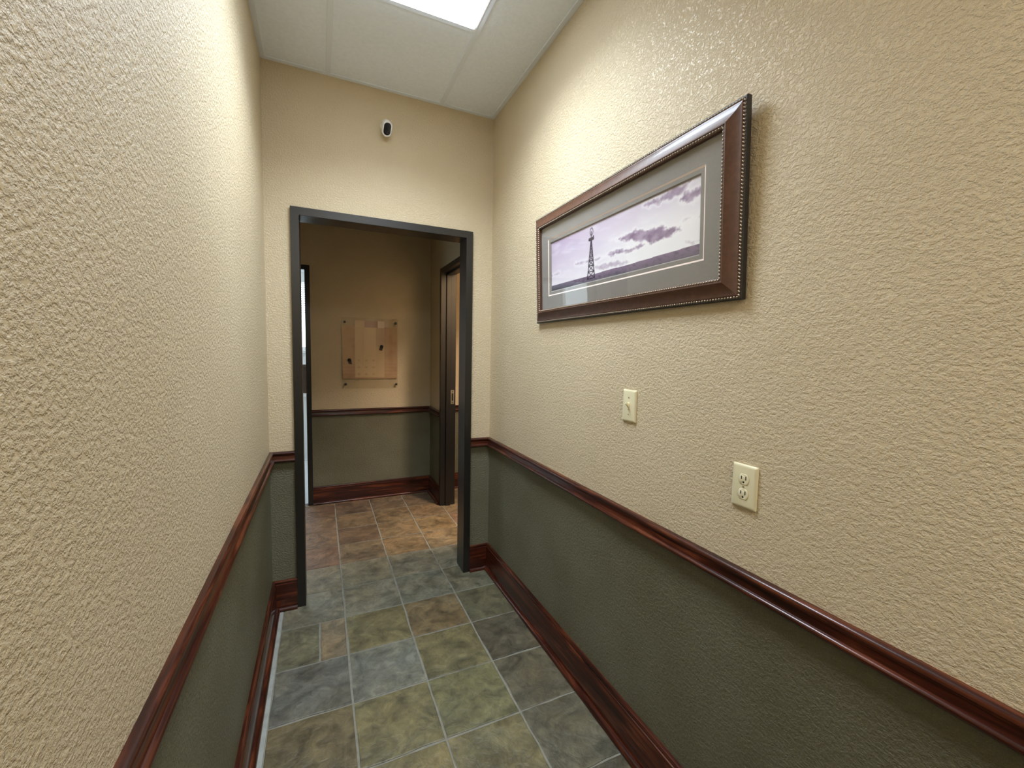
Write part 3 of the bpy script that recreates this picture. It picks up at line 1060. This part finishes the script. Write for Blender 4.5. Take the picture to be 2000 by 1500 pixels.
m_ = MI - 0.004
ph_ = painted_grid('photograph', -PW / 2 + m_, PW / 2 - m_, m_, PH - m_, -0.0095, 620, 170, photo_col, 'photo', pic)
ph_['label'] = 'lilac toned photo of a windmill under drifting clouds'
box('glass', -PW / 2 + 0.055, PW / 2 - 0.055, -0.0215, -0.0195, 0.055, PH - 0.055, 'glass', pic)

# ------------------------------------------------------------------ security camera over the doorway
axis = Vector((0.07, -0.75, -0.62)).normalized()
sc_loc = Vector((0.352, YE, 2.690))
seccam = tag(empty('security_camera', sc_loc), 'small white wall camera with dark face above the doorway', 'camera')
bm = bmesh.new()
add_cyl(bm, (-0.012, 0.0, 0.0), (0, -1, 0), 0.019, 0.016, 0.006, 20)
finish('mount_base', bm, 'white_plastic', seccam, smooth=False)
bm = bmesh.new()
add_cyl(bm, (-0.012, -0.004, 0.0), (0.35, -1, -0.1), 0.008, 0.012, 0.022, 14)
finish('mount_ball', bm, 'white_plastic', seccam, smooth=True)
zax = axis
xax = Vector((0, 0, 1)).cross(zax).normalized() * -1
yax = zax.cross(xax).normalized()
org = Vector((-0.006, -0.016, 0.002))


def cam_ring(w, h, t):
    w, h = w * 1.18, h * 1.06
    return [org + xax * x + yax * z + zax * t for x, z in rrect(w, h, min(w, h) * 0.48, 6)]


bm = bmesh.new()
add_loft(bm, [cam_ring(0.014, 0.034, 0.000), cam_ring(0.030, 0.056, 0.006), cam_ring(0.039, 0.068, 0.018), cam_ring(0.043, 0.074, 0.036),
              cam_ring(0.045, 0.077, 0.056), cam_ring(0.044, 0.076, 0.062), cam_ring(0.041, 0.073, 0.0645)])
sharp_smooth(finish('housing', bm, 'white_plastic', seccam), 50)
bm = bmesh.new()
add_loft(bm, [cam_ring(0.032, 0.060, 0.0635), cam_ring(0.032, 0.060, 0.0652), cam_ring(0.028, 0.056, 0.0662)])
sharp_smooth(finish('face', bm, 'black_glass', seccam), 50)
bm = bmesh.new()
add_cyl(bm, org + yax * 0.014 + zax * 0.0655, zax, 0.0090, 0.0085, 0.0016, 18)
finish('lens', bm, 'slot', seccam)

# ------------------------------------------------------------------ clear poster holder on the far wall
pos = tag(empty('poster_holder', (0.435, YH - 0.0005, 1.075)), 'clear acrylic poster holder with dark standoffs on the dim far wall', 'poster')
box('acrylic_sheet', -0.258, 0.250, -0.0185, -0.0150, 0.0, 0.665, 'acrylic', pos, 0.0008)


def poster_col(u, v):
    c = mixc((200, 170, 138), (202, 174, 142), v)
    n = mnoise.fractal(Vector((u * 7, v * 7, 1.3)), 1.0, 2.0, 3)
    c = mixc(c, (186, 152, 126), max(0, n) * .8)
    if v < .30:
        r = int(v / .07)
        if (v / .07) % 1 < .25:
            c = mixc(c, (190, 156, 126), .6)
    return c


def sheet_col(u, v):
    c = (222, 200, 166)
    if v > .88:
        c = (226, 206, 178) if u < .33 else ((182, 152, 140) if u < .78 else (238, 222, 204))
    elif u > .70:
        c = (206, 180, 156) if v > .55 else (218, 194, 160)
    elif v < .36:
        gu, gv = (u * 4) % 1 - .5, (v / .36 * 3) % 1 - .5
        if math.hypot(gu * .8, gv) < .16:
            c = (206, 180, 144)
    return c


painted_grid('poster_print', -0.262 + 0.01, 0.245, 0.092, 0.585, -0.0120, 60, 60, poster_col, 'poster', pos)
painted_grid('notice_sheet', -0.140, 0.125, 0.105, 0.640, -0.0140, 60, 90, sheet_col, 'poster', pos)
for x, z in ((-0.228, 0.620), (0.232, 0.626), (-0.225, 0.042), (0.236, 0.036)):
    bm = bmesh.new()
    add_cyl(bm, (x, 0, z), (0, -1, 0), 0.008, 0.008, 0.0185, 14)
    add_cyl(bm, (x, -0.0185, z), (0, -1, 0), 0.0115, 0.0095, 0.007, 14)
    finish('standoff', bm, 'pin', pos)
for x, z, s in ((0.100, 0.400, 1), (-0.190, 0.268, -1)):
    bm = bmesh.new()
    add_cyl(bm, (x, -0.0186, z), (0.1, -1, 0), 0.017, 0.010, 0.012, 12)
    mg = finish('magnet', bm, 'pin', pos, smooth=True)
    bm = bmesh.new()
    add_loft(bm, [[(x - .016 - .010 * s, -.0188, z - .034), (x + .012 - .010 * s, -.0188, z - .040), (x + .016, -.0188, z - .004), (x - .014, -.0188, z - .002)],
                  [(x - .015 - .010 * s, -.0200, z - .033), (x + .011 - .010 * s, -.0200, z - .039), (x + .015, -.0200, z - .004), (x - .013, -.0200, z - .002)]])
    finish('magnet_shadow', bm, 'brown', mg)  # dark brown piece shaped to stand for the magnet's soft shadow
